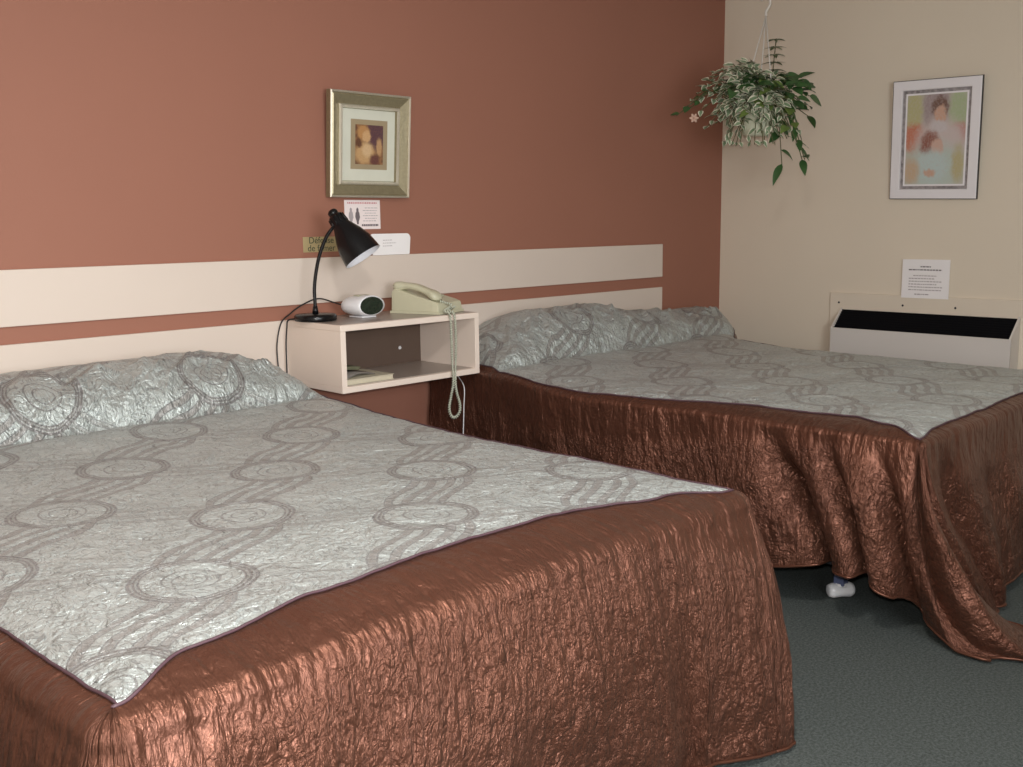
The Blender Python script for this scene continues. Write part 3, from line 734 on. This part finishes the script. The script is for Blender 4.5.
# notice on the beige wall
nt_ = thing('notice', 'white typed notice sheet on the beige wall just above the heater', 'notice', (W-.02, -1.24, .845))
def T4(y, z, d): return (W-.016-d, y, z)
MB().box(W-.0175, W-.016, -1.364, -1.121, .842, 1.040).build('sheet', PAPER, nt_)
def rdash(mb, y0, y1, z, h, seed, wl=(.006, .017), gap=.003):
    rn = random.Random(seed); y = y0
    while y > y1:
        w_ = min(rn.uniform(*wl), y-y1); mb.box(W-.0180, W-.0175, y-w_, y, z-h/2, z+h/2); y -= w_+gap
    return mb
mb = MB(); rdash(mb, -1.215, -1.268, 1.003, .006, 1); rdash(mb, -1.155, -1.325, .987, .006, 2); mb.build('heading', INK, nt_)
mb = MB()
for k, (a_, b_) in enumerate(((1.18, 1.30), (1.157, 1.29), (1.157, 1.325), (1.157, 1.30), (1.157, 1.33), (1.157, 1.325))): rdash(mb, -a_, -b_, .957-.0145*k, .0045, 10+k)
rdash(mb, -1.19, -1.265, .862, .0055, 40); mb.build('text_lines', INKG, nt_)

# ------------------------------------------------------------------ wall heater
ht = thing('wall_heater', 'white wall heater with a slanted black top grille below the notice', 'heater', (W-.07, -1.24, .10))
y0_, y1_ = -.790, -1.712; xf = W-.128; zf, zk = .674, .772
hb_ = MB()
hb_.box(xf, xf+.008, y1_, y0_, .12, zf, .002)                         # front
hb_.build('front_panel', ACWHITE, ht)
for ya, yb in ((y0_-.010, y0_), (y1_, y1_+.010)):
    prof_ = [(xf+.001, .12), (xf+.001, zf), (W-.016, zk), (W-.016, .12)]
    MB().loft([[(x, yy, z) for x, z in prof_] for yy in (ya, yb)]).build('side_panel', ACWHITE, ht)
MB().box(xf+.008, W-.016, y1_+.01, y0_-.01, .12, .14).build('bottom_panel', ACWHITE, ht)
gr = MB()
for k in range(9):                                                    # slats sunk in the opening
    t = (k+.5)/9; x = lerp(xf+.010, W-.020, t); z = lerp(zf, zk, t)-.008
    gr.box(x-.0012, x+.0012, y1_+.012, y0_-.012, z-.014, z+.006)
gr.build('grille', ACBLACK, ht)
MB().loft([[(x, yy, z) for x, z in ((xf+.009, zf-.012), (xf+.009, zf-.014), (W-.017, zk-.012), (W-.017, zk-.010))] for yy in (y1_+.011, y0_-.011)]).build('inner_tray', ACBLACK, ht)
bpn = MB().box(W-.014, W, -1.98, -.722, .10, .852, .003).build('backing_board', plain('beige_backing_board', (.76, .67, .55), .6, nscale=3, namp=.02), ht)
for yy in (-1.13, -1.40, -.775):
    MB().lathe([(0, .003), (.005, .002), (.006, 0)], 10, Matrix.Translation((W-.014, yy, .80)) @ Matrix.Rotation(-PI/2, 4, 'Y')).build('screw', METALDK, bpn, rel=False)
for c in bpn.children: c.location = -Vector(ht.location)

# ------------------------------------------------------------------ hanging plant
PC = Vector((3.90, -.64, 1.66))
hpn = thing('hanging_plant', 'variegated trailing plant in a white hanging pot near the room corner', 'plant', PC)
MB().lathe([(0, 0), (.060, 0), (.066, .01), (.088, .115), (.094, .118), (.094, .130), (.086, .130), (.080, .10), (0, .095)], 32, Matrix.Translation(PC)).build('pot', POTM, hpn, True)
MB().lathe([(0, .094), (.083, .100)], 24, Matrix.Translation(PC)).build('soil', plain('soil', (.04, .025, .015), .95, nscale=60, namp=.4, bump=1), hpn)
top = PC+Vector((.023, -.023, .57))
wm = MB()
for k in range(3):
    an = 2*PI*k/3+.5; wm.tube([PC+Vector((.092*math.cos(an), .092*math.sin(an), .122)), top], .0034, 6)
wm.build('hanger_strands', WIRE, hpn, True)
hk = crv([top, top+Vector((.0, 0, .02)), top+Vector((.012, -.012, .05)), top+Vector((.010, -.010, .08)), top+Vector((-.012, .012, .095)), top+Vector((-.016, .016, .07))], 8)
MB().tube(hk, .0065, 8).tube(crv([top+Vector((0, 0, .095)), top+Vector((0, 0, .15)), Vector((PC.x, PC.y, H))], 8), .003, 6).build('hook', WIRE, hpn, True)
def leafmat(name, c1, c2, edge=None):
    m, nt, b = mat(name); g = G(nt)
    tc = g.n('ShaderNodeTexCoord').outputs['Object']
    uv = g.n('ShaderNodeUVMap', uv_map='UVMap').outputs[0]; sp = g.n('ShaderNodeSeparateXYZ'); nt.links.new(uv, sp.inputs[0])
    col = g.mix(g.noise(tc, 14, 3), c1, c2)
    if edge:
        d = g.m('ABSOLUTE', g.m('SUBTRACT', sp.outputs[0], .5)); wob = g.m('MULTIPLY', g.noise(tc, 90, 2), .25)
        col = g.mix(g.step(g.m('ADD', d, wob), .36, .46), col, edge)
    nt.links.new(col, b.inputs['Base Color']); b.inputs['Roughness'].default_value = .45
    return m
LG = leafmat('dark_green_leaf', (.02, .065, .02), (.07, .16, .045))
LV = leafmat('variegated_leaf', (.13, .21, .11), (.30, .38, .24), (.76, .73, .58))
LY = leafmat('yellow_green_leaf', (.10, .17, .04), (.22, .30, .08))
def leaf(acc, base, direction, length, width, upv, bend=.35, cup=.2):
    """pointed oval blade with a folded midrib, drooping along its length"""
    d = direction.normalized(); s = d.cross(upv)
    if s.length < .05: s = d.cross(Vector((1, 0, 0)))
    s.normalize(); nrm = s.cross(d).normalized()
    vs, fs, uvs = acc; k0 = len(vs); n = 6
    for i in range(n+1):
        t = i/n; wv = width*math.sin(PI*t**.8)**.9*.5 if 0 < t < 1 else .0006
        c = base+d*(length*t)-nrm*(bend*length*t*t)
        for q_, u_ in ((-1, 0), (0, .5), (1, 1)):
            vs.append(c+s*(wv*q_)+nrm*(cup*wv*abs(q_))); uvs.append((u_, t))
    for i in range(n):
        for j in range(2):
            a = k0+i*3+j; fs.append((a, a+1, a+4, a+3))
def leafobj(name, acc, mt, parent):
    vs, fs, uvs = acc; o = MB().add(vs, fs).build(name, mt, parent, True, fix=False)
    ul = o.data.uv_layers.new(name='UVMap')
    for l in o.data.loops: ul.data[l.index].uv = uvs[l.vertex_index]
    return o
rn = random.Random(11)
small, dark, yel = ([], [], []), ([], [], []), ([], [], []); stems = MB()
R_ = Vector((.7075, -.7067, 0)); D_ = Vector((-.7067, -.7075, 0)); Z_ = Vector((0, 0, 1)); rim = PC+Vector((0, 0, .125))
def runner(end_r, end_z, end_d, kind, n_leaf, ll, lw, arch=.10, start=None, r=.0022):
    st = start or (rim+R_*rn.uniform(-.05, .05)+D_*rn.uniform(-.05, .05))
    e = PC+R_*end_r+Z_*end_z+D_*end_d
    mid = st.lerp(e, .5)+Z_*arch
    pts = crv([st, mid, e], 12); stems.tube(pts, r, 5)
    for k in range(n_leaf):
        t = (k+1)/n_leaf; i = min(len(pts)-2, int(t*(len(pts)-1))); p = pts[i]; tg = (pts[i+1]-pts[i]).normalized()
        sd = tg.cross(Z_);
        if sd.length < .1: sd = R_.copy()
        sd.normalize(); sg_ = 1 if k % 2 else -1
        dr = (tg*.6+sd*sg_*rn.uniform(.5, 1)+Z_*rn.uniform(-.3, .5)+D_*rn.uniform(-.1, .5))
        acc = {'s': small, 'd': dark, 'y': yel}[kind]
        z_ = rn.uniform(.75, 1.2); leaf(acc, p, dr, ll*z_, lw*z_, (Z_+D_*rn.uniform(.2, 1.2)+R_*rn.uniform(-.4, .4)), rn.uniform(.1, .5))
# mass of small variegated foliage
for k in range(120):
    an = rn.uniform(0, 2*PI); rr = rn.uniform(.04, .25)
    er = rr*math.cos(an)*1.0-.04; ed = rr*math.sin(an)*.85; ez = .21+rn.uniform(-.14, .14)-rr*.35+(.04 if er < 0 else 0)
    runner(er, ez, ed, 's', 8, .046, .032, rn.uniform(.03, .10))
for k in range(26):
    runner(rn.uniform(-.12, .10), rn.uniform(.06, .16), rn.uniform(.10, .2), 's', 5, .046, .032, .06)
for k in range(34):                             # pale trails hanging round the pot's underside
    er = rn.uniform(-.17, .18); runner(er, rn.uniform(-.05, .06), rn.uniform(-.05, .14), 's', 7, .042, .026, .12)
for e in ((-.34, .165, .05), (-.36, .14, .0), (-.31, .20, .05), (-.30, .11, .08), (-.26, .24, .06), (-.24, .28, .04)): runner(*e, 's', 7, .04, .028, .08)
# large dark leaves, right and top
for e in ((.17, .26, .1), (.15, .22, .14), (.20, .20, .1), (.12, .27, .08), (.20, .12, .12), (.23, .14, .05), (.24, .08, .08), (.22, .22, .10), (.25, .18, .06), (.24, .25, .04), (.10, .22, .16), (.16, .16, .17), (-.12, .24, .14), (-.14, .28, .05), (-.05, .27, .1), (-.05, .22, .17), (-.16, .20, .15)):
    runner(*e, 'd', 5, .082, .050, .07)
for e in ((.13, .11, .14), (.16, .04, .13), (-.07, .10, .15), (.02, .20, .17), (.12, .02, .15)): runner(*e, 'y', 4, .070, .042, .09)
for e in ((.20, -.04, .06), (.23, -.12, .05), (.22, -.14, .06), (.12, -.16, .05)): runner(*e, 'd', 6, .095, .034, .10, rim+R_*.08)
for e in ((-.34, .13, .03), (-.40, .10, .02)): runner(*e, 'd', 6, .06, .034, .10, rim-R_*.07)
spr = rim+R_*.06+Z_*.02
stems.tube([spr, PC+R_*.085+Z_*.46], .0025, 5)
for t_ in range(7):                             # upright sprig of paired narrow leaves
    zz = .24+.036*t_; c0 = PC+R_*(.07+.002*t_)+Z_*zz
    for q_ in range(6):
        an = q_*PI/3+t_*.5; dr = R_*math.cos(an)+D_*math.sin(an)+Z_*.15
        leaf(dark if (q_+t_) % 2 else small, c0, dr, .075-.004*t_, .024, Z_, .25)
stems.build('stems', STEMG, hpn, True)
leafobj('variegated_foliage', small, LV, hpn); leafobj('dark_leaves', dark, LG, hpn); leafobj('pale_green_leaves', yel, LY, hpn)
bl = MB(); c_ = PC+R_*-.32+Z_*.085+D_*.05
for k in range(6):
    an = k*PI/3; bl.tube([c_, c_+(R_*math.cos(an)+Z_*math.sin(an))*.012+D_*.004, c_+(R_*math.cos(an)+Z_*math.sin(an))*.022+D_*.010], [.002, .009, .004], 6)
bl.build('blossom', plain('peach_petal', (.62, .42, .33), .6), hpn, True)

# ceiling lamp fixture
cl = thing('ceiling_lamp', 'round white ceiling lamp above the foot of the nearer bed', 'lamp', (.25, -2.75, H-.07))
MB().lathe([(.0, -.001), (.19, -.001), (.19, -.03), (.17, -.03), (.17, -.02), (0, -.02)], 32, Matrix.Translation((.25, -2.75, H))).build('ceiling_plate', WPLASTIC, cl)
